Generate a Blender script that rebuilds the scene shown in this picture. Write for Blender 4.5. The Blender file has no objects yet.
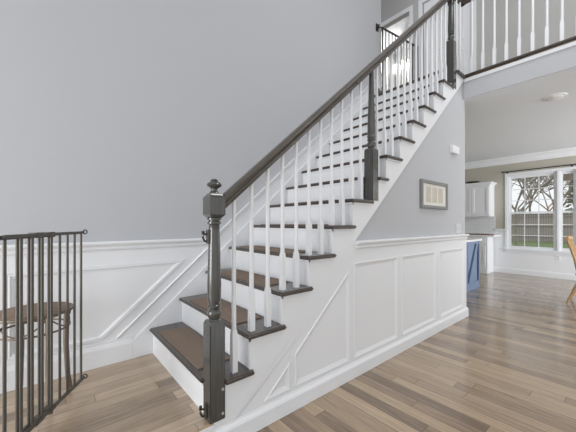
import bpy, bmesh, math, random
from mathutils import Vector, Matrix
random.seed(7)
PI = math.pi
scn = bpy.context.scene
COL = scn.collection

# ------------------------------------------------------------------ camera
TH = math.radians(50.11)
FPX = 292.72
cd = bpy.data.cameras.new('camera'); cam = bpy.data.objects.new('camera', cd); COL.objects.link(cam)
cd.sensor_width = 36; cd.lens = FPX / 576 * 36
cd.shift_y = 7.2 / 576
cd.clip_start = 0.02
EYE = 1.17
cam.location = (0, 0, EYE)
cam.rotation_euler = (PI / 2, 0, TH - PI / 2)
scn.camera = cam

# ------------------------------------------------------------------ world, light, exposure
w = bpy.data.worlds.new('overcast_sky'); scn.world = w; w.use_nodes = True
bg = w.node_tree.nodes['Background']
bg.inputs[0].default_value = (0.97, 0.985, 1.0, 1); bg.inputs[1].default_value = 1.0

def area(name, loc, rot, size, size_y, power, color=(1, 1, 1)):
    l = bpy.data.lights.new(name, 'AREA'); l.shape = 'RECTANGLE'; l.size = size; l.size_y = size_y
    l.energy = power; l.color = color
    o = bpy.data.objects.new(name, l); o.location = loc; o.rotation_euler = rot; COL.objects.link(o); return o

kl = area('kitchen_fill_light', (6.0, -4.2, 1.4), (PI / 2 + .2, 0, -.45), 3.2, 2.4, 130, (.97, .985, 1))  # added fill: unseen area light that brightens the kitchen, no door behind it
kl.data.spread = math.radians(115)
area('landing_fill_light', (-3.1, 1.45, 1.0), (PI / 2, 0, -PI / 2), 1.9, 1.5, 95, (.97, .985, 1))  # unseen lamp added to lift the landing, lowest riser and wainscot
area('stairwell_fill_light', (3.0, -0.3, 5.4), (0, 0, 0), 1.2, 1.2, 50, (1, .99, .98))  # added overhead lamp without a fixture, brightens the treads and upper wall
scn.view_settings.view_transform = 'Standard'; scn.view_settings.look = 'None'
scn.view_settings.gamma = 1; scn.view_settings.use_curve_mapping = False
scn.view_settings.exposure = 0.07

# ------------------------------------------------------------------ measures
X0, RUN, R = 0.656, 0.2285, 0.2003
ZL = 0.1534                      # raised landing
YW = 1.39                        # face of the wall under the stairs
YL = 2.456                       # face of the stair-side wall
ZF = 2.985                       # upper floor
ZC = 2.708                       # ceiling of the kitchen
XF = 8.34                        # far wall
XE = 4.08                        # end of the wall under the stairs
XW = 3.858                       # end of the stair-side wall
XH = 5.10                        # hall wall upstairs
ZT = 5.55
def D(x): return ZL + (x - X0) / RUN * R + R       # line through the step edges
def tz(k): return ZL + k * R
def rx(k): return X0 + (k - 1) * RUN               # face of riser k
SL = R / RUN

# ------------------------------------------------------------------ materials
def s2l(c):
    c = c / 255
    return c / 12.92 if c <= .04045 else ((c + .055) / 1.055) ** 2.4
def rgb(r, g, b): return (s2l(r), s2l(g), s2l(b), 1)
def mat(name, col, rough=.6, metal=0, spec=.5, var=0.03, scale=6, bump=0, bscale=40, coat=0):
    m = bpy.data.materials.new(name); m.use_nodes = True
    nt = m.node_tree; p = nt.nodes['Principled BSDF']
    p.inputs['Roughness'].default_value = rough; p.inputs['Metallic'].default_value = metal
    p.inputs['Specular IOR Level'].default_value = spec
    p.inputs['Coat Weight'].default_value = coat
    tc = nt.nodes.new('ShaderNodeTexCoord')
    n = nt.nodes.new('ShaderNodeTexNoise'); n.inputs['Scale'].default_value = scale; n.inputs['Detail'].default_value = 4
    nt.links.new(tc.outputs['Object'], n.inputs['Vector'])
    mr = nt.nodes.new('ShaderNodeMapRange'); mr.inputs['To Min'].default_value = 1 - var; mr.inputs['To Max'].default_value = 1 + var
    nt.links.new(n.outputs['Fac'], mr.inputs['Value'])
    mx = nt.nodes.new('ShaderNodeMix'); mx.data_type = 'RGBA'; mx.blend_type = 'MULTIPLY'; mx.inputs['Factor'].default_value = 1
    mx.inputs[6].default_value = col
    nt.links.new(mr.outputs['Result'], mx.inputs[7])
    nt.links.new(mx.outputs[2], p.inputs['Base Color'])
    if bump:
        n2 = nt.nodes.new('ShaderNodeTexNoise'); n2.inputs['Scale'].default_value = bscale; n2.inputs['Detail'].default_value = 3
        nt.links.new(tc.outputs['Object'], n2.inputs['Vector'])
        b = nt.nodes.new('ShaderNodeBump'); b.inputs['Strength'].default_value = bump; b.inputs['Distance'].default_value = .01
        nt.links.new(n2.outputs['Fac'], b.inputs['Height']); nt.links.new(b.outputs['Normal'], p.inputs['Normal'])
    return m

def wood_floor(name, along, cols, pw=.09, pl=.95, rough=.33):
    m = bpy.data.materials.new(name); m.use_nodes = True
    nt = m.node_tree; N = nt.nodes; L = nt.links.new; p = N['Principled BSDF']
    tc = N.new('ShaderNodeTexCoord'); sp = N.new('ShaderNodeSeparateXYZ'); L(tc.outputs['Object'], sp.inputs[0])
    a, c = (('X', 'Y') if along == 'X' else ('Y', 'X'))
    def M(op, x, y=None):
        n = N.new('ShaderNodeMath'); n.operation = op
        for i, v in enumerate((x, y)):
            if v is None: continue
            if isinstance(v, (int, float)): n.inputs[i].default_value = v
            else: L(v, n.inputs[i])
        return n.outputs[0]
    cv = M('DIVIDE', sp.outputs[c], pw); row = M('FLOOR', cv); fr = M('FRACT', cv)
    wn = N.new('ShaderNodeTexWhiteNoise'); wn.noise_dimensions = '1D'; L(row, wn.inputs['W'])
    av = M('DIVIDE', M('ADD', sp.outputs[a], M('MULTIPLY', wn.outputs['Value'], 7.3)), pl)
    colm = M('FLOOR', av); fa = M('FRACT', av)
    cb = N.new('ShaderNodeCombineXYZ'); L(row, cb.inputs[0]); L(colm, cb.inputs[1])
    w2 = N.new('ShaderNodeTexWhiteNoise'); w2.noise_dimensions = '2D'; L(cb.outputs[0], w2.inputs['Vector'])
    # grain: noise stretched along the board and shifted board by board
    cg = N.new('ShaderNodeCombineXYZ')
    L(M('MULTIPLY', sp.outputs[a], 2.6), cg.inputs[0]); L(M('MULTIPLY', sp.outputs[c], 40), cg.inputs[1]); L(M('MULTIPLY', w2.outputs['Value'], 50), cg.inputs[2])
    g = N.new('ShaderNodeTexNoise'); g.inputs['Scale'].default_value = 1.6; g.inputs['Detail'].default_value = 6; g.inputs['Roughness'].default_value = .62; L(cg.outputs[0], g.inputs['Vector'])
    val = M('ADD', M('MULTIPLY', w2.outputs['Value'], .7), M('MULTIPLY', M('SUBTRACT', g.outputs['Fac'], .5), 1.25))
    val = M('ADD', val, .1)
    cr = N.new('ShaderNodeValToRGB'); L(val, cr.inputs[0])
    e = cr.color_ramp.elements; e[0].position = 0; e[0].color = cols[0]; e[1].position = 1; e[1].color = cols[-1]
    for i, cc in enumerate(cols[1:-1]):
        k = e.new((i + 1) / (len(cols) - 1)); k.color = cc
    # seams between boards
    s1 = M('LESS_THAN', M('MINIMUM', fr, M('SUBTRACT', 1, fr)), .014)
    s2 = M('LESS_THAN', M('MINIMUM', fa, M('SUBTRACT', 1, fa)), .0016)
    seam = M('MAXIMUM', s1, s2)
    mx = N.new('ShaderNodeMix'); mx.data_type = 'RGBA'; L(M('MULTIPLY', seam, .7), mx.inputs['Factor']); L(cr.outputs[0], mx.inputs[6]); mx.inputs[7].default_value = rgb(52, 42, 36)
    L(mx.outputs[2], p.inputs['Base Color'])
    p.inputs['Roughness'].default_value = rough; p.inputs['Coat Weight'].default_value = .35; p.inputs['Coat Roughness'].default_value = .12; p.inputs['Specular IOR Level'].default_value = .7
    b = N.new('ShaderNodeBump'); b.inputs['Strength'].default_value = .15; b.inputs['Distance'].default_value = .002
    L(M('SUBTRACT', g.outputs['Fac'], seam), b.inputs['Height']); L(b.outputs['Normal'], p.inputs['Normal'])
    return m

def stripes(name, c1, c2, axis, freq, rough=.9, bump=.6):
    m = bpy.data.materials.new(name); m.use_nodes = True
    nt = m.node_tree; N = nt.nodes; L = nt.links.new; p = N['Principled BSDF']; p.inputs['Roughness'].default_value = rough
    p.inputs['Specular IOR Level'].default_value = .2
    tc = N.new('ShaderNodeTexCoord')
    wv = N.new('ShaderNodeTexWave'); wv.bands_direction = axis; wv.inputs['Scale'].default_value = freq; wv.inputs['Distortion'].default_value = .4; wv.inputs['Detail Scale'].default_value = 6
    L(tc.outputs['Object'], wv.inputs['Vector'])
    n = N.new('ShaderNodeTexNoise'); n.inputs['Scale'].default_value = 60; L(tc.outputs['Object'], n.inputs['Vector'])
    ad = N.new('ShaderNodeMath'); ad.operation = 'MULTIPLY_ADD'; L(n.outputs['Fac'], ad.inputs[0]); ad.inputs[1].default_value = .6; L(wv.outputs['Fac'], ad.inputs[2])
    mx = N.new('ShaderNodeMix'); mx.data_type = 'RGBA'; L(ad.outputs[0], mx.inputs['Factor']); mx.inputs[6].default_value = c1; mx.inputs[7].default_value = c2
    L(mx.outputs[2], p.inputs['Base Color'])
    b = N.new('ShaderNodeBump'); b.inputs['Strength'].default_value = bump; b.inputs['Distance'].default_value = .004
    L(wv.outputs['Fac'], b.inputs['Height']); L(b.outputs['Normal'], p.inputs['Normal'])
    return m

def grainwood(name, c1, c2, rough, axis='Y', coat=0, spec=.5):
    m = bpy.data.materials.new(name); m.use_nodes = True
    nt = m.node_tree; N = nt.nodes; L = nt.links.new; p = N['Principled BSDF']; p.inputs['Roughness'].default_value = rough
    p.inputs['Coat Weight'].default_value = coat; p.inputs['Coat Roughness'].default_value = .15; p.inputs['Specular IOR Level'].default_value = spec
    tc = N.new('ShaderNodeTexCoord'); mp = N.new('ShaderNodeMapping'); L(tc.outputs['Object'], mp.inputs['Vector'])
    mp.inputs['Scale'].default_value = {'X': (3, 40, 40), 'Y': (40, 3, 40), 'Z': (40, 40, 3)}[axis]
    n = N.new('ShaderNodeTexNoise'); n.inputs['Scale'].default_value = 1.5; n.inputs['Detail'].default_value = 5; L(mp.outputs[0], n.inputs['Vector'])
    cr = N.new('ShaderNodeValToRGB'); L(n.outputs['Fac'], cr.inputs[0])
    e = cr.color_ramp.elements; e[0].position = .3; e[0].color = c1; e[1].position = .7; e[1].color = c2
    L(cr.outputs[0], p.inputs['Base Color'])
    return m

def glass(name):
    m = bpy.data.materials.new(name); m.use_nodes = True
    nt = m.node_tree; N = nt.nodes; L = nt.links.new
    t = N.new('ShaderNodeBsdfTransparent'); t.inputs[0].default_value = (.97, .98, .98, 1)
    g = N.new('ShaderNodeBsdfGlossy'); g.inputs['Roughness'].default_value = .03
    f = N.new('ShaderNodeFresnel'); f.inputs['IOR'].default_value = 1.3
    mx = N.new('ShaderNodeMixShader'); L(f.outputs[0], mx.inputs[0]); L(t.outputs[0], mx.inputs[1]); L(g.outputs[0], mx.inputs[2])
    L(mx.outputs[0], N['Material Output'].inputs[0]); N.remove(N['Principled BSDF'])
    return m

def emit(name, col, st):
    m = bpy.data.materials.new(name); m.use_nodes = True
    p = m.node_tree.nodes['Principled BSDF']; p.inputs['Base Color'].default_value = col
    p.inputs['Emission Color'].default_value = col; p.inputs['Emission Strength'].default_value = st
    return m

def tilemat(name, c1, grout):
    m = bpy.data.materials.new(name); m.use_nodes = True
    nt = m.node_tree; N = nt.nodes; L = nt.links.new; p = N['Principled BSDF']; p.inputs['Roughness'].default_value = .2
    tc = N.new('ShaderNodeTexCoord'); sp = N.new('ShaderNodeSeparateXYZ'); cb = N.new('ShaderNodeCombineXYZ'); L(tc.outputs['Object'], sp.inputs[0])
    L(sp.outputs['Y'], cb.inputs[0]); L(sp.outputs['Z'], cb.inputs[1])
    b = N.new('ShaderNodeTexBrick'); L(cb.outputs[0], b.inputs['Vector']); b.inputs['Scale'].default_value = 1
    b.inputs['Brick Width'].default_value = .15; b.inputs['Row Height'].default_value = .075; b.inputs['Mortar Size'].default_value = .004
    b.inputs['Color1'].default_value = c1; b.inputs['Color2'].default_value = c1; b.inputs['Mortar'].default_value = grout
    L(b.outputs['Color'], p.inputs['Base Color'])
    return m

WALL = mat('grey_wall_paint', rgb(187, 189, 193), .75, var=.012, scale=1.2, bump=.03, bscale=120)
HALLP = mat('grey_hall_paint', rgb(182, 182, 181), .75, var=.012, scale=1.2)
BEIGE = mat('beige_wall_paint', rgb(180, 176, 164), .75, var=.015, scale=1.5)
WHITE = mat('white_trim_paint', rgb(231, 233, 236), .42, var=.008, scale=3)
CEIL = mat('ceiling_paint', rgb(232, 236, 241), .85, var=.01, scale=2)
FLOOR = wood_floor('main_wood_floor', 'Y', [rgb(116, 97, 80), rgb(146, 125, 103), rgb(168, 146, 120), rgb(190, 167, 139)], rough=.2)
LFLOOR = wood_floor('landing_wood_floor', 'X', [rgb(136, 117, 98), rgb(166, 145, 122), rgb(186, 164, 139), rgb(208, 186, 159)])
DARK = grainwood('dark_stained_wood', rgb(62, 54, 50), rgb(84, 75, 69), .28, 'Y', coat=.3)
RAILW = mat('dark_rail_wood', rgb(78, 70, 63), .22, var=.06, scale=9, coat=.5)
NEWEL = grainwood('dark_newel_stain', rgb(60, 59, 57), rgb(74, 73, 70), .2, 'Z', coat=.6)
CARPET = stripes('brown_ribbed_carpet', rgb(98, 84, 74), rgb(148, 131, 117), 'X', 23, bump=.35)
METAL = mat('bronze_grey_metal', rgb(88, 84, 78), .4, metal=.25, var=.05, scale=20)
DMETAL = mat('dark_bronze_metal', rgb(52, 48, 45), .45, metal=.4, var=.05, scale=20)
BLACK = mat('black_metal', rgb(40, 36, 34), .45, metal=.3)
STANDW = stripes('slatted_brown_top', rgb(92, 74, 62), rgb(142, 122, 106), 'Y', 9, rough=.6, bump=.3)
STANDM = mat('aged_bronze_metal', rgb(120, 108, 96), .4, metal=.5, var=.12, scale=14)
BLUE = mat('blue_island_paint', rgb(122, 142, 172), .45, var=.02)
NAVY = mat('navy_back_panel', rgb(48, 58, 86), .5)  # darker blue of the back panel that shows in the gaps
QUARTZ = mat('white_worktop', rgb(240, 240, 238), .25, var=.01)
TILE = tilemat('white_subway_tile', rgb(226, 228, 230), rgb(205, 207, 208))
OAK = grainwood('oak_chair_wood', rgb(150, 112, 70), rgb(196, 158, 108), .4, 'Z', coat=.2)
BOARDW = grainwood('walnut_board', rgb(92, 66, 52), rgb(124, 94, 76), .5, 'Y')
GLASS = glass('window_glass')
GREYF = mat('grey_picture_frame', rgb(128, 128, 128), .5, var=.04)
MATB = mat('picture_mat', rgb(224, 222, 214), .8)
PRINT = mat('beige_grey_print', rgb(198, 192, 180), .8, var=.16, scale=22)
PLAST = mat('white_plastic', rgb(236, 236, 236), .4)
SWP = mat('light_grey_plastic', rgb(206, 207, 209), .45)
GRASS = mat('lawn', rgb(126, 140, 98), .95, var=.35, scale=3)
FENCEM = stripes('weathered_fence_boards', rgb(146, 138, 134), rgb(178, 170, 166), 'Y', 2.2, rough=.9, bump=.3)
BARK = mat('bare_bark', rgb(158, 150, 144), .95, var=.25, scale=8)
BARKR = mat('reddish_bark', rgb(196, 168, 152), .95, var=.2, scale=8)
LEAF = mat('evergreen_needles', rgb(150, 158, 138), .95, var=.4, scale=3)
CHROME = mat('chrome_screw', rgb(205, 205, 203), .3, metal=.6)
BULB = emit('glowing_glass_shade', (1, .97, .92, 1), 2.2)
SIDING = mat('pale_house_siding', rgb(214, 212, 210), .8)
SHINGLE = mat('grey_shingles', rgb(150, 148, 148), .9, var=.15, scale=12)

# ------------------------------------------------------------------ helpers
def link(name, bm, m, parent=None, smooth=False):
    bmesh.ops.recalc_face_normals(bm, faces=bm.faces)
    me = bpy.data.meshes.new(name); bm.to_mesh(me); bm.free()
    if smooth:
        for f in me.polygons: f.use_smooth = True
        me.set_sharp_from_angle(angle=math.radians(38))
    me.materials.append(m)
    o = bpy.data.objects.new(name, me); COL.objects.link(o)
    if parent: o.parent = parent
    return o
def struct(name, bm, m, smooth=False):
    o = link(name, bm, m, None, smooth); o['kind'] = 'structure'; return o
def tag(o, label, cat, group=None, kind=None):
    o['label'] = label; o['category'] = cat
    if group: o['group'] = group
    if kind: o['kind'] = kind
    return o
def thing(name, label, cat, loc=(0, 0, 0), group=None, rz=0):
    o = bpy.data.objects.new(name, None); COL.objects.link(o); o.location = loc; o.rotation_euler = (0, 0, rz)
    o.empty_display_size = .1
    return tag(o, label, cat, group)
def BM(): return bmesh.new()
def box(bm, x0, x1, y0, y1, z0, z1, bev=0):
    r = bmesh.ops.create_cube(bm, size=1, matrix=Matrix.Translation(((x0 + x1) / 2, (y0 + y1) / 2, (z0 + z1) / 2)) @ Matrix.Diagonal((abs(x1 - x0), abs(y1 - y0), abs(z1 - z0), 1)))
    if bev:
        es = list({e for v in r['verts'] for e in v.link_edges})
        bmesh.ops.bevel(bm, geom=es, offset=bev, segments=2, affect='EDGES', profile=.7)
    return bm
def bx(*a, **k): return box(BM(), *a, **k)
def prismY(bm, pts, y0, y1):          # polygon in X,Z extruded along Y
    a = [bm.verts.new((x, y0, z)) for x, z in pts]; b = [bm.verts.new((x, y1, z)) for x, z in pts]
    n = len(pts)
    bm.faces.new(a); bm.faces.new(b[::-1])
    for i in range(n): bm.faces.new((a[i], b[i], b[(i + 1) % n], a[(i + 1) % n]))
    return bm
def sweep(bm, prof, p0, p1, up=(0, 0, 1)):     # profile (side, up) swept from p0 to p1, ends cut vertical to the run
    p0, p1 = Vector(p0), Vector(p1); t = (p1 - p0).normalized(); s = Vector(up).cross(t).normalized(); u = Vector(up)
    a = [bm.verts.new(p0 + s * x + u * z) for x, z in prof]; b = [bm.verts.new(p1 + s * x + u * z) for x, z in prof]
    n = len(prof); bm.faces.new(a); bm.faces.new(b[::-1])
    for i in range(n): bm.faces.new((a[i], b[i], b[(i + 1) % n], a[(i + 1) % n]))
    return bm
def lathe(bm, prof, cx, cy, seg=20):
    rings = []
    for r, z in prof:
        rings.append([bm.verts.new((cx + r * math.cos(2 * PI * i / seg), cy + r * math.sin(2 * PI * i / seg), z)) for i in range(seg)])
    for a, b in zip(rings, rings[1:]):
        for i in range(seg): bm.faces.new((a[i], a[(i + 1) % seg], b[(i + 1) % seg], b[i]))
    bm.faces.new(rings[0][::-1]); bm.faces.new(rings[-1])
    return bm
def tube(bm, pts, rad, seg=8, closed=False):
    pts = [Vector(p) for p in pts]; n = len(pts); rings = []
    for i, p in enumerate(pts):
        if closed: t = (pts[(i + 1) % n] - pts[i - 1]).normalized()
        else: t = (pts[min(i + 1, n - 1)] - pts[max(i - 1, 0)]).normalized()
        ref = Vector((0, 0, 1)) if abs(t.z) < .9 else Vector((1, 0, 0))
        s = t.cross(ref).normalized(); u = s.cross(t)
        r = rad[i] if isinstance(rad, (list, tuple)) else rad
        rings.append([bm.verts.new(p + s * r * math.cos(2 * PI * k / seg) + u * r * math.sin(2 * PI * k / seg)) for k in range(seg)])
    rng = range(n) if closed else range(n - 1)
    for i in rng:
        a, b = rings[i], rings[(i + 1) % n]
        for k in range(seg): bm.faces.new((a[k], a[(k + 1) % seg], b[(k + 1) % seg], b[k]))
    if not closed: bm.faces.new(rings[0][::-1]); bm.faces.new(rings[-1])
    return bm
def loftsq(bm, rings, cx, cy):        # square sections (half, z)
    rs = [[bm.verts.new((cx + sx * h, cy + sy * h, z)) for sx, sy in ((-1, -1), (1, -1), (1, 1), (-1, 1))] for h, z in rings]
    for a, b in zip(rs, rs[1:]):
        for i in range(4): bm.faces.new((a[i], a[(i + 1) % 4], b[(i + 1) % 4], b[i]))
    bm.faces.new(rs[0][::-1]); bm.faces.new(rs[-1]); return bm
def inset_poly(pts, d):               # shrink a convex polygon (any winding) by d
    A = sum(pts[i][0] * pts[(i + 1) % len(pts)][1] - pts[(i + 1) % len(pts)][0] * pts[i][1] for i in range(len(pts)))
    sg = 1 if A > 0 else -1; out = []; n = len(pts)
    for i in range(n):
        p, q, r = Vector(pts[i - 1]), Vector(pts[i]), Vector(pts[(i + 1) % n])
        a = (q - p).normalized(); b = (r - q).normalized()
        na = Vector((-a.y, a.x)) * sg; nb = Vector((-b.y, b.x)) * sg
        c = 1 + na.dot(nb); out.append(tuple(q + (na + nb) * d / c))
    return out
def panel_ring(bm, pts, y_back, prof, side=-1):
    # moulding that follows a polygon in X,Z ; prof = list of (inset, projection from y_back)
    loops = [[bm.verts.new((x, y_back + side * pr, z)) for x, z in inset_poly(pts, ins)] for ins, pr in prof]
    n = len(pts)
    for a, b in zip(loops, loops[1:] + loops[:1]):
        for i in range(n): bm.faces.new((a[i], a[(i + 1) % n], b[(i + 1) % n], b[i]))
    return bm
MOULD = [(0, 0), (0, .011), (.006, .009), (.013, .011), (.024, .004), (.03, .003), (.03, 0)]

# ------------------------------------------------------------------ floors and ceilings
struct('floor', bx(-3.2, XF + .1, -4.5, 4.2, -.12, 0), FLOOR)
struct('floor_landing', bx(-3.2, X0 + .03, YW, YL, 0.001, ZL), LFLOOR)
struct('trim_1', bx(-3.2, .666, YW - .008, YW - .0005, 0.001, ZL - .012), WHITE)
struct('trim_50', bx(.668, .7303, YW - .004, YW + .01, 0.001, ZL - .0005), WHITE)       # white side of the raised landing
struct('ceiling_kitchen', bx(XE - .06, XF + .1, -4.5, 4.2, ZC, ZF - .03), CEIL)
struct('floor_upstairs', bx(3.76, XF + .1, YW + .02, 4.2, ZF - .03 + .001, ZF), FLOOR)
struct('floor_gallery', bx(XE - .06, XF + .1, -4.5, YW + .019, ZF - .03 + .001, ZF), FLOOR)
struct('ceiling', bx(-3.2, XF + .1, -4.5, 4.2, ZT, ZT + .1), CEIL)

# ------------------------------------------------------------------ walls
bm = BM(); prismY(bm, [(-3.2, 0), (XW, 0), (XW, ZT), (-3.2, ZT)], YL, YL + .12); struct('wall_left', bm, WALL)
# wall under the stairs, closed at its end
edge = lambda x: D(x) - .346
bm = BM()
prismY(bm, [(X0 + .1, 0.001), (XE, 0.001), (XE, ZF - .03), (rx(14) + .2, ZF - .03), (X0 + .1, D(X0 + .1) - .25)], YW + .012, YW + .1)
struct('wall_right', bm, WALL)
struct('wall_end', bx(XE - .1, XE, YW + .101, YL + .12, 0.001, ZC - .001), WALL)
struct('wall_kitchen_side', bx(XE - .1, XE, YL + .121, 4.2, 0.001, ZC - .001), BEIGE)
struct('wall_kitchen_left', bx(XE + .001, XF, 4.1, 4.2, 0.001, ZC - .001), BEIGE)
struct('trim_2', bx(XE - .075, XE - .0605, -4.5, YW - .004, ZC, 2.915), WALL)      # face of the gallery edge
struct('trim_3', bx(XE - .085, XE - .0605, -4.5, YW - .004, 2.9155, ZF - .031), WHITE)

# upstairs: hall wall with two doorways
bm = BM()
for y0, y1, z0, z1 in ((-4.5, 1.66, ZF, ZT), (1.66, 2.42, 5.02, ZT), (2.42, 2.66, ZF, ZT), (2.66, 3.42, 5.02, ZT), (3.42, 4.2, ZF, ZT)):
    box(bm, XH, XH + .11, y0, y1, z0 + .001, z1 - .001)
struct('wall_hall', bm, HALLP)
struct('wall_hall_end', bx(XW - .12, XF, 4.1, 4.2, ZF + .001, ZT - .001), HALLP)
struct('wall_bath_back', bx(7.0, 7.1, 2.3, 4.099, ZF + .001, ZT - .001), WHITE)
struct('wall_bath_side', bx(XH + .111, 6.999, 2.44, 2.53, ZF + .001, ZT - .001), WHITE)
def casing(y0, y1, z0, z1, wd=.07):
    b = BM()
    box(b, XH - .018, XH - .0005, y0 - wd, y0, z0, z1 + wd, bev=.004); box(b, XH - .018, XH - .0005, y1, y1 + wd, z0, z1 + wd, bev=.004)
    box(b, XH - .018, XH - .0005, y0 + .0005, y1 - .0005, z1, z1 + wd, bev=.004)
    box(b, XH - .024, XH - .0185, y0 - wd, y1 + wd, z1 + wd - .02, z1 + wd, bev=.002)
    return b
struct('trim_4', casing(1.66, 2.42, ZF + .001, 5.02), WHITE)
struct('trim_5', casing(2.66, 3.42, ZF + .001, 5.02), WHITE)
b = BM(); box(b, XH + .02, XH + .055, 1.665, 2.415, ZF + .012, 5.015)
d2 = struct('door_1', b, WHITE)
for y0, y1, z0, z1 in ((1.77, 2.0, 3.2, 3.95), (2.08, 2.31, 3.2, 3.95), (1.77, 2.0, 4.1, 4.62), (2.08, 2.31, 4.1, 4.62), (1.77, 2.0, 4.74, 4.92), (2.08, 2.31, 4.74, 4.92)):
    b = BM()
    loops = [[b.verts.new((XH + .0205 - pr, y, z)) for y, z in inset_poly([(y0, z0), (y1, z0), (y1, z1), (y0, z1)], ins)] for ins, pr in ((0, 0), (.008, .008), (.02, .002), (.02, 0))]
    for a, c in zip(loops, loops[1:] + loops[:1]):
        for i in range(4): b.faces.new((a[i], a[(i + 1) % 4], c[(i + 1) % 4], c[i]))
    o = link('door_panel', b, WHITE, d2)
struct('baseboard_hall', bx(XH - .014, XH - .0005, -4.5, 1.588, ZF + .001, ZF + .12, bev=.003), WHITE)

# far wall with two window openings
WZ0, WZ1, WR, WM = .578, 2.275, .815, 1.06
WIN = [(1.098, 1.96, WZ0, WZ1), (WR, WM, WZ0, WZ1)]
bm = BM()
for y0, y1, z0, z1 in ((1.96, 4.1, 0, ZC), (WM, 1.098, WZ0, WZ1), (-4.5, WR, 0, ZC), (WR, 1.96, 0, WZ0), (WR, 1.96, WZ1, ZC)):
    lo = max(z0, 1.03)
    if z1 > lo: box(bm, XF, XF + .12, y0, y1, lo, z1 - .001)
struct('wall_far', bm, BEIGE)
bm = BM()
for y0, y1, z0, z1 in ((1.96, 4.1, 0, 1.03), (WM, 1.098, WZ0, 1.03), (-4.5, WR, 0, 1.03), (WR, 1.96, 0, WZ0)):
    box(bm, XF, XF + .12, y0, y1, z0 + .001, z1)
struct('wall_far_lower', bm, WHITE)
cprof = [(0, ZC - .001), (.1, ZC - .001), (.1, ZC - .025), (.06, ZC - .06), (.035, ZC - .115), (.015, ZC - .13), (.015, ZC - .155), (0, ZC - .155)]
bm = BM()
a = [bm.verts.new((XF - .0005 - x, -4.5, z)) for x, z in cprof]; c = [bm.verts.new((XF - .0005 - x, 4.09, z)) for x, z in cprof]
bm.faces.new(a); bm.faces.new(c[::-1])
for i in range(len(cprof)): bm.faces.new((a[i], c[i], c[(i + 1) % len(cprof)], a[(i + 1) % len(cprof)]))
struct('trim_6', bm, WHITE)
def boardY(name, prof, x, y0, y1, m):
    b = BM(); a = [b.verts.new((x - p, y0, z)) for p, z in prof]; c = [b.verts.new((x - p, y1, z)) for p, z in prof]
    b.faces.new(a); b.faces.new(c[::-1])
    for i in range(len(prof)): b.faces.new((a[i], c[i], c[(i + 1) % len(prof)], a[(i + 1) % len(prof)]))
    return struct(name, b, m)
BASE = [(0, 0), (.016, 0), (.016, .1), (.011, .115), (.006, .122), (.006, .135), (0, .135)]
RAILP = [(0, -.065), (.008, -.065), (.014, -.052), (.008, -.04), (.012, -.03), (.03, -.024), (.034, -.012), (.03, 0), (0, 0)]
boardY('baseboard_far', [(p, z + .001) for p, z in BASE], XF - .0005, -4.5, 2.24, WHITE)
boardY('trim_7', [(p, z + 1.035) for p, z in RAILP], XF - .0005, 2.012, 2.21, WHITE)
boardY('trim_8', [(p, z + 1.035) for p, z in RAILP], XF - .0005, -4.5, WR - .047, WHITE)

def window(name, y0, y1, z0, z1, cols, rows, t=.03, f=.03):
    fr = BM(); x0, x1 = XF + .012, XF + .1; zm = 1.41
    box(fr, x0, x1, y0 + .0005, y0 + t, z0 + .0005, z1 - .0005); box(fr, x0, x1, y1 - t, y1 - .0005, z0 + .0005, z1 - .0005)
    box(fr, x0, x1, y0 + t, y1 - t, z0 + .0005, z0 + .025); box(fr, x0, x1, y0 + t, y1 - t, z1 - .03, z1 - .0005)
    root = struct(name, fr, WHITE)
    for nm, xa, za, zb in (('lower_sash', XF + .02, z0 + .0255, zm + .02), ('upper_sash', XF + .052, zm - .02, z1 - .031)):
        s = BM(); ya, yb = y0 + t + .001, y1 - t - .001
        box(s, xa, xa + .03, ya, ya + f, za, zb); box(s, xa, xa + .03, yb - f, yb, za, zb)
        box(s, xa, xa + .03, ya + f, yb - f, za, za + .04); box(s, xa, xa + .03, ya + f, yb - f, zb - .04, zb)
        o = link(nm, s, WHITE, root)
        g = BM(); box(g, xa + .012, xa + .016, ya + f, yb - f, za + .04, zb - .04)
        link('pane', g, GLASS, o)
        mu = BM()
        for i in range(1, cols):
            y = ya + f + (yb - ya - 2 * f) * i / cols; box(mu, xa + .004, xa + .0118, y - .008, y + .008, za + .04, zb - .04)
        for i in range(1, rows):
            z = za + .04 + (zb - za - .08) * i / rows; box(mu, xa + .0045, xa + .0116, ya + f, yb - f, z - .008, z + .008)
        link('muntin_grid', mu, WHITE, o)
    return root
window('window_1', *WIN[0], 3, 3)
window('window_2', *WIN[1], 1, 3, .018, .024)
# casing and sill shared by the window pair
bm = BM(); xa, xb = XF - .02, XF - .0005
box(bm, xa, xb, 1.96, 2.01, WZ0, WZ1 + .055, bev=.003); box(bm, xa, xb, WR - .045, WR, WZ0, WZ1 + .055, bev=.003)
box(bm, xa, xb, WM, 1.098, WZ0, WZ1, bev=.003); box(bm, xa, xb, WR, 1.96, WZ1, WZ1 + .055, bev=.003)
box(bm, XF - .05, XF - .0005, WR - .08, 2.04, WZ0 - .025, WZ0, bev=.004); box(bm, xa, xb, WR - .045, 2.01, WZ0 - .08, WZ0 - .0255, bev=.003)
struct('trim_9', bm, WHITE)

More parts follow.
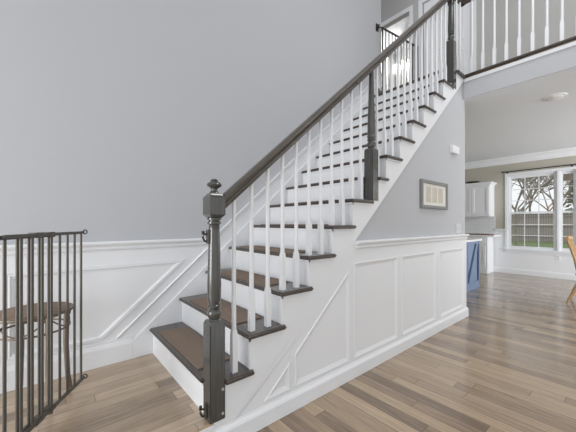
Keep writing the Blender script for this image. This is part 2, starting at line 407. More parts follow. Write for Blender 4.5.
# ------------------------------------------------------------------ wainscot on the stair-side wall
zr = 1.04
xr = X0 + (zr - .24 - D(X0)) / SL
bm = BM(); prismY(bm, [(-3.2, ZL), (.6, ZL), (XW, D(XW) - .3), (XW, D(XW) + .24), (xr, zr), (-3.2, zr)], YL - .006, YL - .0005); struct('trim_10', bm, WHITE)
YB = YL - .0065
def railX(bm, prof, x0, z0, x1, z1, y, k0=0, k1=0):      # moulding on a wall facing -Y ; k shifts the end with height (mitre)
    a = [bm.verts.new((x0 + k0 * z, y - p, z0 + z)) for p, z in prof]; c = [bm.verts.new((x1 + k1 * z, y - p, z1 + z)) for p, z in prof]
    bm.faces.new(a); bm.faces.new(c[::-1])
    for i in range(len(prof)): bm.faces.new((a[i], c[i], c[(i + 1) % len(prof)], a[(i + 1) % len(prof)]))
    return bm
struct('trim_11', railX(BM(), RAILP, -3.2, zr, xr, zr, YB), WHITE)
# sloping rail up the stairs, mitred onto the level one
SLOPE = [(0, -.045), (.006, -.045), (.012, -.03), (.008, -.02), (.018, -.012), (.02, 0), (0, 0)]
struct('trim_12', railX(BM(), SLOPE, xr, zr, XW - .002, zr + (XW - .002 - xr) * SL, YB), WHITE)
BASE2 = [(0, 0), (.016, 0), (.016, .12), (.01, .14), (.006, .15), (.006, .165), (0, .165)]
struct('baseboard_left', railX(BM(), [(p, z) for p, z in BASE2], -3.2, ZL + .001, .5145, ZL + .001, YB), WHITE)
xs = .515
bm = BM(); prismY(bm, [(xs, ZL + .001), (xs + .3, ZL + .001), (XW - .002, D(XW) - .45), (XW - .002, D(XW) + .055), (xs, D(xs) + .055)], YB - .016, YB); struct('trim_13', bm, WHITE)
# lower sloping moulding from the baseboard to the chair rail
def Xd(z, off): return X0 + (z - off - D(X0)) / SL
bm = BM(); zb0 = ZL + .167
railX(bm, [(0, -.02), (.009, -.02), (.013, -.008), (.006, 0), (0, 0)], Xd(zb0 + .02, .20), zb0 + .02, Xd(zr - .068, .20), zr - .068, YB)
struct('trim_14', bm, WHITE)
zt, zb = .862, .345
bm = BM(); panel_ring(bm, [(-.17, zb), (Xd(zb, .29), zb), (Xd(zt, .29), zt), (-.17, zt)], YB, MOULD); struct('trim_15', bm, WHITE)
bm = BM(); panel_ring(bm, [(-1.4, zb), (-.26, zb), (-.26, zt), (-1.4, zt)], YB, MOULD); struct('trim_16', bm, WHITE)

# ------------------------------------------------------------------ wainscot under the stairs
y1 = YW + .0115; yf = YW - .001
xt = Xd(1.035, -.346)
bm = BM(); prismY(bm, [(X0 + .02, .002), (XE + .0005, .002), (XE + .0005, 1.035), (xt, 1.035), (X0 + .02, edge(X0 + .02))], YW + .004, y1); struct('trim_17', bm, WHITE)   # recessed panels
PT, PB = .866, .140
def dx(z): return Xd(z, -.505)
stiles = [(1.17, 1.219), (1.758, 1.818), (2.438, 2.525), (3.205, 3.328), (3.983, XE + .012)]
bm = BM()
prismY(bm, [(X0 - .01, .002), (XE + .012, .002), (XE + .012, PB), (dx(PB), PB), (dx(PT), PT), (XE + .012, PT), (XE + .012, 1.0345), (Xd(1.0345, -.346), 1.0345), (X0 - .01, edge(X0 - .01))], yf, YW + .0038)
for a, c in stiles:
    za, zc_ = min(PT, D(a) - .505), min(PT, D(c) - .505)
    pts = [(a, PB), (c, PB), (c, zc_)] + ([(dx(PT), PT)] if a < dx(PT) < c else []) + [(a, za)]
    prismY(bm, pts, yf, YW + .0038)
struct('trim_18', bm, WHITE)
BEV = [(-.002, 0), (-.002, .009), (.004, .0105), (.01, .008), (.032, .001), (.032, 0)]
panels = [[(dx(PB), PB), (1.17, PB), (1.17, D(1.17) - .505)],
          [(1.219, PB), (1.758, PB), (1.758, D(1.758) - .505), (1.219, D(1.219) - .505)]]
for (a, b_), (c, d_) in zip(stiles[1:], stiles[2:]): panels.append([(b_, PB), (c, PB), (c, PT), (b_, PT)])
n = 19
for p in panels:
    struct('trim_%d' % n, panel_ring(BM(), p, YW + .0038, BEV), WHITE); n += 1
BASE3 = [(0, 0), (.018, 0), (.018, .085), (.012, .098), (.006, .104), (.004, .112), (0, .112)]
struct('baseboard_right', railX(BM(), [(p, z + .002) for p, z in BASE3], X0 - .011, 0, XE + .03, 0, yf - .0005), WHITE)
bm = BM(); box(bm, XE + .0125, XE + .03, YW + .0, YL, .002, .09, bev=.003); struct('baseboard_end', bm, WHITE)
struct('trim_%d' % n, railX(BM(), RAILP, xt, 1.036, XE + .0125, 1.036, yf - .0005), WHITE); n += 1

# ------------------------------------------------------------------ staircase
st = thing('staircase', 'straight staircase of white risers and dark stained treads along the grey wall', 'staircase', (X0, 1.9, ZL))
def child(name, bm, m, parent, smooth=False):
    o = link(name, bm, m, parent, smooth)
    r = parent
    while r: 
        o.matrix_parent_inverse = Matrix.Translation(-r.location) if r is parent and r.type == 'EMPTY' else o.matrix_parent_inverse
        break
    return o
for k in range(1, 15):
    x = rx(k); z0 = tz(k - 1); z1 = (tz(k) if k < 14 else ZF) - .0265
    child('riser', bx(x, x + .02, (1.469 if k in (1, 7, 14) else YW + .013), YB - .0175, z0 + .001, z1), WHITE, st)
YT = 1.36
TP = [(0, -.0255), (.006, -.026), (.006, 0)]
for k in range(1, 14):
    x = rx(k); z = tz(k)
    b = BM(); c0 = {1: (.731, 1.469), 7: (2.139, 1.469)}.get(k)      # the first and seventh treads are notched round a newel post
    xs_, yc = c0 if c0 else (x - .026, YW)
    box(b, x - .026, x + RUN - .0005, yc + .0005, YB - .0175, z - .026, z - .0005)
    box(b, xs_, x + RUN + .012, YT, yc, z - .026, z - .0005)
    if k in (6, 13):                                             # these two carry a newel post that is let into the next riser
        box(b, x + RUN - .0004, x + RUN + (.112 if k == 6 else .132), YW + .0005, 1.468, z - .026, z - .0005)
    bmesh.ops.remove_doubles(b, verts=b.verts, dist=.0001)
    es = [e for e in b.edges if all(abs(v.co.x - (x - .026)) < .001 or abs(v.co.y - YT) < .001 for v in e.verts) and True and abs(e.verts[0].co.z - e.verts[1].co.z) < .001]
    bmesh.ops.bevel(b, geom=es, offset=.009, segments=3, affect='EDGES')
    child('tread', b, DARK, st, True)
    c = BM(); box(c, x - .012, x - .0005, (1.475 if c0 else YW - .012), YB - .018, z - .04, z - .0265)
    child('tread_moulding', c, WHITE, st)
    c = BM(); box(c, (xs_ + .002 if c0 else x - .012), x + RUN - .004, YW - .012, YW - .0055, z - .04, z - .0265)
    child('tread_moulding', c, WHITE, st)
# nosing at the top
b = bx(rx(14) - .026, 3.7595, 1.469, YB - .0175, ZF - .026, ZF + .0015, bev=.006); child('tread', b, DARK, st, True)
# outer stringer, sawtooth above and a straight slope below
pts = []
for k in range(1, 15):
    xk = {7: 2.075, 14: 3.7}.get(k, rx(k) - .0005)
    pts += [(xk, tz(k - 1) - .027 if k > 1 else ZL - .1), (xk, (tz(k) if k < 14 else ZF) - .027)]
pts += [(XE - .088, ZF - .0315), (XE - .088, D(XE - .088) - .346), (X0 - .0005, D(X0) - .346)]
pts = [(.7305, ZL - .1), (.7305, tz(1) - .027)] + pts[2:]; pts[-1] = (.7305, D(.7305) - .346)
b = BM(); prismY(b, pts[1:], yf - .003, YW + .0118); child('stringer', b, WHITE, st)
b = bx(3.7605, XE - .0595, YT, YW + .1, ZF - .026, ZF + .0015, bev=.006)
child('nosing', b, DARK, st, True)

# carpet mats on the treads
ords = ['lowest', 'second', 'third', 'fourth', 'fifth', 'sixth', 'seventh', 'eighth', 'ninth', 'tenth', 'eleventh', 'twelfth', 'thirteenth']
b = BM(); box(b, -.1, .1, -.36, .36, 0.0005, .007, bev=.003)
mat0 = link('tread_mat', b, CARPET)
for k in range(1, 14):
    o = mat0 if k == 1 else mat0.copy()
    if k > 1: COL.objects.link(o)
    o.location = (rx(k) + .105, 1.93, tz(k) - .0005)
    w_ = 'step from the floor' if k > 1 else 'step of the staircase'
    tag(o, 'brown ribbed carpet mat on the %s %s' % (ords[k - 1], w_), 'stair mat', 'ribbed carpet mats on the stair treads')

# ------------------------------------------------------------------ railing
YR = 1.425
rl = thing('stair_railing', 'dark handrail on white balusters between dark turned newel posts along the stairs', 'railing', (X0 + .04, YR, ZL))
def newel(x, zb, z1, z2, z3, z4, rtop=.028, rbot=.039, top=True):
    h = .0425; seg = 24
    b = BM(); loftsq(b, [(h, zb), (h, z1 - .02), (h * .78, z1)], x, YR)
    bmesh.ops.bevel(b, geom=[e for e in b.edges if abs(e.verts[0].co.z - e.verts[1].co.z) > .1], offset=.004, segments=2, affect='EDGES')
    p = [(.03, z1 - .002), (.026, z1 + .006), (.032, z1 + .016), (.037, z1 + .032), (.034, z1 + .05), (.025, z1 + .06), (.026, z1 + .066), (.034, z1 + .07), (.034, z1 + .078), (.029, z1 + .083), (.029, z1 + .088), (.033, z1 + .092), (.033, z1 + .098), (.035, z1 + .105)]
    n_ = 10
    for i in range(n_ + 1):
        t = i / n_; rr = rbot + (rtop - rbot) * (t ** .8); rr -= .004 * max(0, 1 - t * 6)
        p.append((rr, z1 + .11 + (z2 - z1 - .11) * t))
    if top:
        p += [(rtop + .002, z2 + .004), (rtop + .008, z2 + .008), (rtop + .008, z2 + .016), (rtop + .001, z2 + .02), (rtop + .001, z2 + .024), (rtop + .009, z2 + .028), (rtop + .009, z2 + .036), (rtop, z2 + .04)]
    lathe(b, p, x, YR, seg)
    root = child('newel_post', b, NEWEL, rl, True)
    if top:
        c = BM(); loftsq(c, [(.028, z3), (.043, z3 + .018), (.043, z4 - .022), (.026, z4)], x, YR)
        link('top_block', c, NEWEL, root, True)
        c = BM(); lathe(c, [(.028, z4 - .003), (.024, z4 + .008), (.017, z4 + .014), (.017, z4 + .024), (.024, z4 + .03), (.035, z4 + .036), (.039, z4 + .044), (.036, z4 + .052), (.022, z4 + .062), (.018, z4 + .066), (.02, z4 + .07), (.012, z4 + .076), (.003, z4 + .078)], x, YR, seg)
        link('finial', c, NEWEL, root, True)
    return root
n1 = newel(.687, ZL + .0005, .665, 1.16, 1.197, 1.325)
for z in (.31, .185):
    c = BM(); tube(c, [(.714, YR - .0425, z), (.714, YR - .047, z)], .007, 10); link('screw', c, CHROME, n1, True)
n2 = newel(2.095, tz(6) + .001, 1.788, 2.44, 0, 0, rtop=.018, rbot=.036, top=False)
n3 = newel(3.715, tz(13) + .001, 3.335, 3.76, 3.797, 4.01)
def zrail(x): return 1.461 + SL * (x - .892)     # top edge of the handrail
HP = [(-.02, -.082), (.02, -.082), (.022, -.066), (.031, -.058), (.031, -.05), (.021, -.045), (.021, -.038), (.029, -.032), (.031, -.02), (.024, -.007), (.012, 0), (-.012, 0), (-.024, -.007), (-.031, -.02), (-.029, -.032), (-.021, -.038), (-.021, -.045), (-.031, -.05), (-.031, -.058), (-.022, -.066)]
HP = [(s * 1.08, u) for s, u in HP]
b = sweep(BM(), HP, (.722, YR, zrail(.722)), (3.66, YR, zrail(3.66))); child('handrail', b, RAILW, rl, True)
def baluster_bm(x, y, z0, z1, hb=.2, top=0):
    b = BM(); h = .0155
    loftsq(b, [(h, z0), (h, z0 + hb), (h * .8, z0 + hb + .03)], x, y)
    t = [(.0125, z0 + hb + .01), (.0138, z0 + hb + .03), (.0132, z0 + hb + .07), (.0122, z0 + hb + .3), (.0112, z1 - .06), (.011, z1)]
    lathe(b, t, x, y, 10); return b
for k in range(1, 14):
    for j in (0, 1):
        x = rx(k) + .033 + j * RUN / 2
        if min(abs(x - q) for q in (.687, 2.095, 3.715)) < .06 and (k, j) != (13, 0): continue
        if k == 7 and j == 0: continue
        z0 = tz(k); 
        child('baluster', baluster_bm(x, YR, z0 - .0004, zrail(x) - .08), WHITE, rl, True)

# gallery railing upstairs
XB = XE - .03
gr = thing('gallery_railing', 'white baluster railing along the edge of the upstairs gallery', 'railing', (XB, 1.3, ZF))
ZR2 = 4.0
b = sweep(BM(), HP, (3.76, YR, ZR2), (XB + .031, YR, ZR2)); sweep(b, HP, (XB, YR - .0, ZR2), (XB, -4.4, ZR2)); child('handrail', b, RAILW, gr, True)
b = bx(XE - .098, XE + .0, -4.4, YW + .019, ZF - .0085, ZF + .014, bev=.006); child('nosing', b, DARK, gr, True)
ys = [1.312 - .1165 * i for i in range(26)]
for y in ys: child('baluster', baluster_bm(XB, y, ZF + .0135, ZR2 - .08), WHITE, gr, True)
child('baluster', baluster_bm(3.87, YR, ZF + .0015, ZR2 - .08), WHITE, gr, True)
child('baluster', baluster_bm(3.98, YR, ZF + .0015, ZR2 - .08), WHITE, gr, True)

# ------------------------------------------------------------------ gate on the landing
gp = Vector((.189, 2.158, 0)); gd = Vector((-.522, -.853, 0)); gn = Vector((.853, -.522, 0))
gate = thing('safety_gate', 'bronze grey metal bar safety gate standing open on the lower landing', 'gate', (gp.x, gp.y, ZL))
def gpt(s, z, off=0): q = gp + gd * s + gn * off; return (q.x, q.y, z)
def gbar(s0, s1, z, off, hw, hh): 
    b = BM(); p0, p1 = Vector(gpt(s0, z, off)), Vector(gpt(s1, z, off))
    return sweep(b, [(-hw, -hh), (hw, -hh), (hw, hh), (-hw, hh)], p0, p1)
child('top_rail', gbar(.024, .60, 1.114, 0, .006, .008), METAL, gate)
child('bottom_rail', gbar(.0, .60, .235, 0, .006, .008), METAL, gate)
child('top_rail', gbar(.27, .86, 1.109, -.026, .006, .009), METAL, gate)
child('bottom_rail', gbar(.27, .86, .231, -.026, .006, .009), METAL, gate)
for i in range(8):
    s = .032 + .0675 * i; b = tube(BM(), [gpt(s, .238), gpt(s, 1.108)], .0065, 10); child('bar', b, METAL, gate, True)
for i in range(9):
    s = .279 + .0697 * i; b = tube(BM(), [gpt(s, .232, -.026), gpt(s, 1.104, -.026)], .0068, 10); child('bar', b, METAL, gate, True)
for s0, s1 in ((.275, .325), (.36, .42)):
    for z in (1.113, .233):
        b = BM(); sweep(b, [(-.021, -.013), (.021, -.013), (.021, .013), (-.021, .013)], Vector(gpt(s0, z, -.013)), Vector(gpt(s1, z, -.013)))
        bmesh.ops.bevel(b, geom=list(b.edges), offset=.004, segments=2, affect='EDGES'); child('coupling', b, METAL, gate)
for z in (1.117, .235):
    c = Vector(gpt(.0, z)); ring = [c - gd * .012 + gn * (.012 * math.cos(t)) + Vector((0, 0, .012 * math.sin(t))) for t in [2 * PI * i / 14 for i in range(14)]]
    b = tube(BM(), ring, .0035, 8, closed=True); tube(b, [gpt(-.001, z), gpt(.034, z)], .005, 8)
    child('hinge_eye', b, DMETAL, gate, True)
b = tube(BM(), [gpt(.86, ZL + .0005, -.026), gpt(.86, 1.12, -.026)], .013, 12); child('gate_post', b, METAL, gate, True)

# latch hardware on the newel
def latch(x, z, name, label):
    r = thing(name, label, 'latch', (x, YR, z))
    child('mounting_plate', bx(x - .011, x - .0005, YR - .012, YR + .012, z - .036, z + .036, bev=.002), METAL, r)
    b = BM(); tube(b, [(x - .01, YR, z + .012), (x - .024, YR + .004, z + .014), (x - .03, YR + .008, z - .002), (x - .022, YR + .004, z - .022), (x - .01, YR, z - .024)], .0055, 8)
    child('hook', b, DMETAL, r, True)
    b = BM(); tube(b, [(x - .028, YR + .008, z + .012), (x - .028, YR + .008, z + .03)], .008, 10); child('pin', b, DMETAL, r, True)
# the plates sit on a narrow turned shaft above and on the square foot below
latch(.6575, 1.10, 'gate_latch', 'small dark metal gate latch under the top block of the lowest newel post')
latch(.644, .205, 'gate_latch', 'small dark metal gate latch near the foot of the lowest newel post')

# ------------------------------------------------------------------ round stand behind the gate
sx, sy, sz = -.04, 2.15, .69
sd = thing('plant_stand', 'round slatted brown top stand with bronze metal legs behind the safety gate', 'stand', (sx, sy, ZL))
b = BM(); lathe(b, [(.14, sz - .022), (.165, sz - .02), (.168, sz - .012), (.168, sz - .004), (.16, sz)], sx, sy, 40); child('stand_top', b, STANDW, sd, True)
b = tube(BM(), [(sx + .174 * math.cos(t), sy + .174 * math.sin(t), sz - .01) for t in [2 * PI * i / 40 for i in range(40)]], .0085, 8, closed=True); child('rim', b, STANDM, sd, True)
b = tube(BM(), [(sx + .16 * math.cos(t), sy + .16 * math.sin(t), sz - .105) for t in [2 * PI * i / 40 for i in range(40)]], .0055, 8, closed=True); child('lower_ring', b, STANDM, sd, True)
for q in range(4):
    a = math.radians(22 + 90 * q)
    dirv = Vector((math.cos(a), math.sin(a), 0)); c0 = Vector((sx, sy, 0))
    P = [c0 + dirv * .158 + Vector((0, 0, sz - .018)), c0 + dirv * .158 + Vector((0, 0, sz - .12)), c0 + dirv * .156 + Vector((0, 0, .45)), c0 + dirv * .166 + Vector((0, 0, .25)), c0 + dirv * .178 + Vector((0, 0, ZL + .0135))]
    leg = child('leg', tube(BM(), P, [.011, .015, .0145, .0135, .0145], 10), STANDM, sd, True)
    # scroll under the rim
    P = []
    for i in range(15):
        t = i / 14 * 1.6 * PI; rr = .034 * (1 - .5 * i / 14)
        P.append(c0 + dirv * (.175 - .012 + rr * math.sin(t) * .5) + Vector((0, 0, sz - .055 + rr * math.cos(t))))
    child('scroll', tube(BM(), P, .005, 8), STANDM, sd, True)
    a2 = a + PI / 2; P = []
    for i in range(13):
        t = i / 12; aa = a + (a2 - a) * t
        P.append(Vector((sx + .158 * math.cos(aa), sy + .158 * math.sin(aa), sz - .098 + .075 * (2 * t - 1) ** 2)))
    child('brace', tube(BM(), P, .004, 8), STANDM, sd, True)

# ------------------------------------------------------------------ things on the wall under the stairs
pf = thing('framed_picture', 'grey framed picture of three pale upright panels on wall under stairs', 'picture', (3.2, YW + .012, 1.46))
PX0, PX1, PZ0, PZ1 = 2.885, 3.505, 1.322, 1.612
b = panel_ring(BM(), [(PX0, PZ0), (PX1, PZ0), (PX1, PZ1), (PX0, PZ1)], YW + .0115, [(0, 0), (0, .024), (.006, .028), (.03, .026), (.034, .016), (.034, 0)]); child('picture_frame', b, GREYF, pf)
child('picture_mat', bx(PX0 + .033, PX1 - .033, YW - .001, YW + .0115, PZ0 + .033, PZ1 - .033), MATB, pf)
for i in range(3):
    xa = PX0 + .115 + i * .142; child('print', bx(xa, xa + .11, YW - .0025, YW - .0012, PZ0 + .066, PZ1 - .066), PRINT, pf)
ch = thing('wall_chime', 'small white box mounted high on wall under the stairs near its end', 'wall box', (3.74, YW + .012, 2.03))
child('case', bx(3.61, 3.79, YW - .03, YW + .0115, 1.985, 2.07, bev=.006), PLAST, ch)
child('grille', bx(3.63, 3.77, YW - .0325, YW - .0305, 2.0, 2.055, bev=.0008), WHITE, ch)
sw = thing('light_switch', 'pale grey double switch plate just above the chair rail near wall end', 'switch', (3.85, YW + .012, 1.1))
child('plate', bx(3.79, 3.93, YW + .006, YW + .0115, 1.05, 1.165, bev=.002), SWP, sw)
for x in (3.825, 3.885): child('rocker', bx(x - .015, x + .015, YW + .002, YW + .0055, 1.075, 1.14, bev=.001), SWP, sw)

# ------------------------------------------------------------------ kitchen
def cab_door(parent, x, y0, y1, z0, z1, m):
    b = BM(); f = .055
    box(b, x - .02, x, y0, y0 + f, z0, z1); box(b, x - .02, x, y1 - f, y1, z0, z1); box(b, x - .02, x, y0 + f, y1 - f, z0, z0 + f); box(b, x - .02, x, y0 + f, y1 - f, z1 - f, z1)
    box(b, x - .01, x, y0 + f, y1 - f, z0 + f, z1 - f)
    return child('door', b, m, parent)
uc = thing('wall_cabinet', 'white shaker wall cabinet hung on beige wall left of the window', 'cabinet', (8.17, 2.6, 1.33))
child('body', bx(8.0, XF - .001, 2.225, 2.99, 1.36, 2.06), WHITE, uc)
cab_door(uc, 7.9995, 2.235, 2.598, 1.375, 2.035, WHITE); cab_door(uc, 7.9995, 2.605, 2.98, 1.375, 2.035, WHITE)
b = BM()
for i, (o_, za, zb) in enumerate(((.0, 2.0602, 2.085), (.02, 2.0852, 2.105), (.045, 2.1052, 2.135))):
    box(b, 7.98 - o_, XF - .001, 2.215 - o_, 2.99, za, zb)
child('crown_moulding', b, WHITE, uc)
child('light_rail', bx(7.985, XF - .001, 2.225, 2.99, 1.33, 1.3595), WHITE, uc)
bw = tag(link('shallow_bowl', lathe(BM(), [(.05, 2.1355), (.07, 2.137), (.12, 2.158), (.15, 2.182), (.146, 2.184), (.115, 2.164), (.06, 2.146)], 8.12, 2.62, 28), BLACK, None, True), 'shallow black bowl on top of the white wall cabinet', 'bowl')
bc = thing('base_cabinet', 'white base cabinet against the far wall under white worktop', 'cabinet', (8.1, 2.9, 0))
b = BM(); box(b, 7.88, XF - .018, 2.25, 3.9, .001, .859); box(b, 7.868, 7.8795, 2.25, 3.9, .001, .1); child('body', b, WHITE, bc)
b = BM(); box(b, 7.872, XF - .0185, 2.235, 2.2495, .001, .859); child('end_panel', b, WHITE, bc)
for y0, y1 in ((2.27, 2.7), (2.705, 3.13), (3.135, 3.56)):
    cab_door(bc, 7.8795, y0, y1, .12, .66, WHITE); child('drawer', bx(7.86, 7.8795, y0, y1, .68, .845, bev=.003), WHITE, bc)
b = bx(7.845, XF - .001, 2.1, 3.9, .86, .893, bev=.004)
tag(link('worktop', b, QUARTZ), 'white worktop on the base cabinets along the far wall', 'worktop')
tag(link('cutting_board', bx(7.9, 8.2, 2.2, 3.0, .8935, .915, bev=.004), BOARDW), 'long brown wooden board lying on the far worktop', 'board')
struct('trim_%d' % n, bx(XF - .006, XF - .0005, 2.2, 4.09, .894, 1.329), TILE); n += 1

isl = thing('kitchen_island', 'blue kitchen island whose end panel carries a diagonal cross board', 'island', (5.4, 2.2, 0))
IX0, IX1, IY0, IY1, IZ = 4.6, 6.14, 1.863, 2.75, .85
b = BM(); box(b, IX0 + .02, IX1 - .02, IY0 + .05, IY1, .001, IZ - .001); child('body', b, BLUE, isl)
b = BM()
for xa, xb in ((IX0, IX0 + .1), (5.4, 5.545), (IX1 - .045, IX1)): box(b, xa, xb, IY0, IY0 + .0495, .001, IZ - .001)
mods = ((IX0 + .1, 5.4), (5.545, IX1 - .045))
for xa, xb in mods: box(b, xa, xb, IY0, IY0 + .0495, .001, .13); box(b, xa, xb, IY0, IY0 + .0495, IZ - .05, IZ - .001)
child('panel_frame', b, BLUE, isl)
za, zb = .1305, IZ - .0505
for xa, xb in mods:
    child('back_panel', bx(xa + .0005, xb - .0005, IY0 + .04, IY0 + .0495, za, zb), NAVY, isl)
    b = BM(); prismY(b, [(xa + .06, za + .14), (xa + .06, zb), (xb - .17, zb)], IY0 + .014, IY0 + .0395); child('panel', b, BLUE, isl)
    b = BM(); prismY(b, [(xa + .2, za), (xb - .06, za), (xb - .06, zb - .12)], IY0 + .014, IY0 + .0395); child('panel', b, BLUE, isl)
    b = BM(); prismY(b, [(xa + .07, za), (xa + .19, za), (xb - .03, zb), (xb - .12, zb)], IY0 + .002, IY0 + .0395); child('cross_board', b, BLUE, isl)
child('side_panel', bx(IX1 - .0195, IX1, IY0 + .05, IY1, .001, IZ - .001), BLUE, isl)
tag(link('island_top', bx(IX0 - .03, IX1 + .03, IY0 - .03, IY1 + .03, IZ, IZ + .035, bev=.004), QUARTZ), 'white countertop over the blue kitchen island', 'countertop')

# curtain rod
cr_ = thing('curtain_rod', 'thin dark curtain rod mounted above the kitchen window', 'curtain rod', (XF, 1.4, 2.35))
child('rod', tube(BM(), [(XF - .08, .82, 2.362), (XF - .08, 2.02, 2.362)], .011, 10), DMETAL, cr_, True)
for y, d in ((2.02, 1), (.82, -1)):
    b = BM(); tube(b, [(XF - .08, y, 2.362), (XF - .08, y + d * .01, 2.362), (XF - .08, y + d * .03, 2.362), (XF - .08, y + d * .045, 2.362)], [.012, .017, .017, .006], 12); child('finial', b, DMETAL, cr_, True)
for y in (1.96, .87):
    b = BM(); tube(b, [(XF - .001, y, 2.355), (XF - .08, y, 2.355)], .008, 8); box(b, XF - .006, XF - .001, y - .015, y + .015, 2.333, 2.385); child('bracket', b, DMETAL, cr_)
ou = thing('wall_outlet', 'white electrical outlet on the white wall below the kitchen window', 'outlet', (XF, 1.086, .435))
child('plate', bx(XF - .007, XF - .001, 1.045, 1.127, .375, .495, bev=.002), PLAST, ou)
for z in (.41, .46): child('socket', bx(XF - .009, XF - .0075, 1.068, 1.104, z - .015, z + .015, bev=.0005), SWP, ou)
cf = thing('ceiling_fixture', 'round white flush fixture on the kitchen ceiling beyond the gallery edge', 'ceiling fixture', (4.775, .649, ZC))
child('trim_ring', lathe(BM(), [(.115, ZC - .0005), (.113, ZC - .01), (.09, ZC - .016), (.085, ZC - .012), (.085, ZC - .0005)], 4.775, .649, 28), PLAST, cf, True)
child('lens', lathe(BM(), [(.084, ZC - .002), (.08, ZC - .02), (.05, ZC - .03), (.01, ZC - .033)], 4.775, .649, 28), PLAST, cf, True)

# wooden dining chair, mostly out of the frame
cx_, cy_ = 6.06, .38
dc = thing('dining_chair', 'tan oak spindle back dining chair at the right edge near the window', 'chair', (cx_, cy_, 0))
b = BM(); box(b, cx_ - .21, cx_ + .21, cy_ - .21, cy_ + .2, .42, .452, bev=.012); child('seat', b, OAK, dc, True)
for sx_ in (-1, 1):
    child('leg', tube(BM(), [(cx_ + sx_ * .16, cy_ + .13, .42), (cx_ + sx_ * .175, cy_ + .2, .24), (cx_ + sx_ * .19, cy_ + .29, .001)], [.017, .02, .012], 10), OAK, dc, True)
    child('leg', tube(BM(), [(cx_ + sx_ * .16, cy_ - .15, .42), (cx_ + sx_ * .18, cy_ - .19, .24), (cx_ + sx_ * .2, cy_ - .24, .001)], [.017, .02, .012], 10), OAK, dc, True)
    child('stretcher', tube(BM(), [(cx_ + sx_ * .178, cy_ + .21, .21), (cx_ + sx_ * .183, cy_ - .2, .21)], .011, 8), OAK, dc, True)
child('stretcher', tube(BM(), [(cx_ - .18, cy_, .21), (cx_ + .18, cy_, .21)], .011, 8), OAK, dc, True)
for i in range(7):
    t = i / 6 * 2 - 1
    child('spindle', tube(BM(), [(cx_ + t * .17, cy_ + .175 , .45), (cx_ + t * .185, cy_ + .21, .66), (cx_ + t * .2, cy_ + .285, .93)], [.016, .015, .012] if abs(t) == 1 else [.011, .012, .009], 8), OAK, dc, True)
P = [(cx_ + t * .225, cy_ + .285 + .02 * (1 - t * t), .94) for t in [i / 8 * 2 - 1 for i in range(9)]]
b = BM(); tube(b, P, .022, 8); 
for v in b.verts: v.co.z = .945 + (v.co.z - .94) * 1.5
child('top_rail', b, OAK, dc, True)

# ------------------------------------------------------------------ gate at the top of the stairs
p0 = Vector((3.83, 2.418, 0)); p1 = Vector((4.70, 2.308, 0)); ud = (p1 - p0).normalized(); LG = (p1 - p0).length
ug = thing('safety_gate', 'dark metal bar safety gate standing open at the top of the stairs', 'gate', (p0.x, p0.y, ZF))
def up(s, z): q = p0 + ud * s; return (q.x, q.y, z)
def urail(z): return sweep(BM(), [(-.007, -.012), (.007, -.012), (.007, .012), (-.007, .012)], up(0, z), up(LG, z))
child('top_rail', urail(4.045), DMETAL, ug); child('bottom_rail', urail(ZF + .09), DMETAL, ug)
for i in range(13):
    s = .008 + (LG - .016) * i / 12; child('bar', tube(BM(), [up(s, ZF + .09), up(s, 4.045)], .008 if i not in (0, 12) else .011, 8), DMETAL, ug, True)
for z in (4.03, 3.09):
    h_ = child('hinge_plate', bx(3.72, 3.77, YB - .008 - .0155 * (z < 3.5), YB - .001 + .006 * (z > 3.5), z - .05, z + .05), BLACK, ug)
    hp = tube(BM(), [(3.745, YB - .03, z - .03), (3.745, YB - .03, z + .03)], .01, 8); tube(hp, [(3.745, YB - .03, z), (p0.x, p0.y, z + .012)], .007, 8)
    child('hinge_pin', hp, BLACK, ug, True)

# bathroom light seen through the doorway
vl = thing('vanity_light', 'glowing wall light seen through the upstairs doorway behind the gate', 'wall light', (7.0, 3.9, 4.95))
child('back_bar', bx(6.97, 6.999, 3.45, 4.08, 5.22, 5.3, bev=.006), CHROME, vl)
for y in (3.54, 3.76, 3.98):
    a = child('arm', tube(BM(), [(6.97, y, 5.26), (6.9, y, 5.26), (6.88, y, 5.22)], .01, 8), CHROME, vl, True)
    child('glass_shade', lathe(BM(), [(.03, 5.22), (.05, 5.2), (.065, 5.08), (.06, 5.02)], 6.88, y, 16), BULB, vl, True)

bl = area('vanity_lamp', (6.7, 3.5, 5.3), (.5, .6, 0), .6, .3, 22, (1, .97, .93))

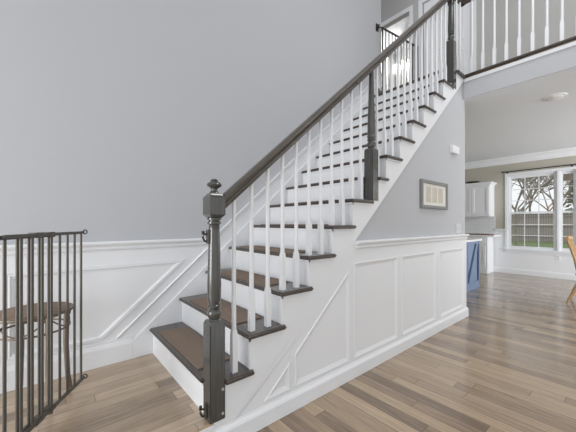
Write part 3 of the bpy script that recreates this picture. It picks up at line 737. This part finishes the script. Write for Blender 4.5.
# ------------------------------------------------------------------ outdoors
struct('ground', bx(XF + .3, 60, -25, 40, -.4, -.22), GRASS)
fn = thing('garden_fence', 'weathered grey board fence across the lawn behind the kitchen window', 'fence', (28, 4, -.22))
child('boards', bx(28, 28.03, -3, 16, -.17, 1.82), FENCEM, fn)
for z in (.2, .95, 1.65): child('fence_rail', bx(27.93, 27.9995, -3, 16, z, z + .1), FENCEM, fn)
child('cap_rail', bx(27.92, 28.11, -3, 16, 1.821, 1.88), FENCEM, fn)
for i in range(8): child('fence_post', bx(28.0305, 28.12, -2.9 + i * 2.4, -2.8 + i * 2.4, -.22, 1.82), FENCEM, fn)
def tree(x, y, h, r, seed, m, label, depth=5, spread=.62):
    rnd = random.Random(seed); b = BM()
    def grow(p, d, L_, rad, k):
        q = p + d * L_; mid = p + d * (L_ * .5) + Vector((rnd.uniform(-1, 1), rnd.uniform(-1, 1), rnd.uniform(-1, 1))) * L_ * .06
        tube(b, [p, mid, q], [rad, rad * .85, rad * .68], 5 if k < 3 else 4)
        if k >= depth: return
        for i in range(rnd.choice((2, 3, 3)) if k else 5):
            ax = Vector((rnd.uniform(-1, 1), rnd.uniform(-1, 1), rnd.uniform(-.4, .8)))
            nd = (d * (1 - spread * .4) + ax.normalized() * spread).normalized(); nd.z = max(nd.z, -.15); nd.normalize()
            grow(p + d * L_ * rnd.uniform(.6, 1.0) if i else q, nd, L_ * rnd.uniform(.6, .82), max(rad * rnd.uniform(.5, .66), .011), k + 1)
    grow(Vector((x, y, -.25)), Vector((rnd.uniform(-.08, .08), rnd.uniform(-.08, .08), 1)).normalized(), h * .3, r, 0)
    return tag(link('bare_tree', b, m, None, True), label, 'tree', 'leafless trees behind the house')
tree(19.5, 4.2, 7.5, .075, 3, BARK, 'bare grey tree on the lawn before the fence, left in the window', 6)
tree(30.5, 6.4, 9, .1, 11, BARK, 'bare grey tree just behind the fence, leftmost in the window', 7)
tree(31.5, 4.6, 9, .09, 5, BARKR, 'bare reddish brown tree behind the fence near the window middle', 7)
tree(36, 6.6, 12, .12, 21, BARK, 'tall bare grey tree far behind the fence, left of the reddish tree', 7)
tree(38, 5.2, 12, .11, 33, BARK, 'tall bare grey tree far behind the fence, right of the reddish tree', 7)
tree(33, 3.2, 10, .1, 17, BARK, 'bare grey tree behind the fence, seen through the narrow window', 7)
b = BM(); rnd = random.Random(4)
for i in range(260):
    t = rnd.random(); rr = (1 - t) * .9 * math.sqrt(rnd.random()); a = rnd.uniform(0, 2 * PI); c = Vector((30 + rr * math.cos(a), 3.0 + rr * math.sin(a), .2 + t * 4.2))
    dv = Vector((math.cos(a), math.sin(a), -.2)) * .3; s_ = Vector((-math.sin(a), math.cos(a), .3)) * .12
    f = [b.verts.new(c - s_), b.verts.new(c + s_), b.verts.new(c + dv), b.verts.new(c - s_ + Vector((0, 0, .15))), ]
    b.faces.new((f[0], f[1], f[2])); b.faces.new((f[3], f[1], f[2]))
ev = thing('evergreen_tree', 'green evergreen tree behind the fence in the narrow window', 'tree', (30, 3.0, -.22))
child('foliage', b, LEAF, ev); child('trunk', tube(BM(), [(30, 3.0, -.22), (30, 3.0, 3.9)], [.12, .02], 8), BARK, ev, True)
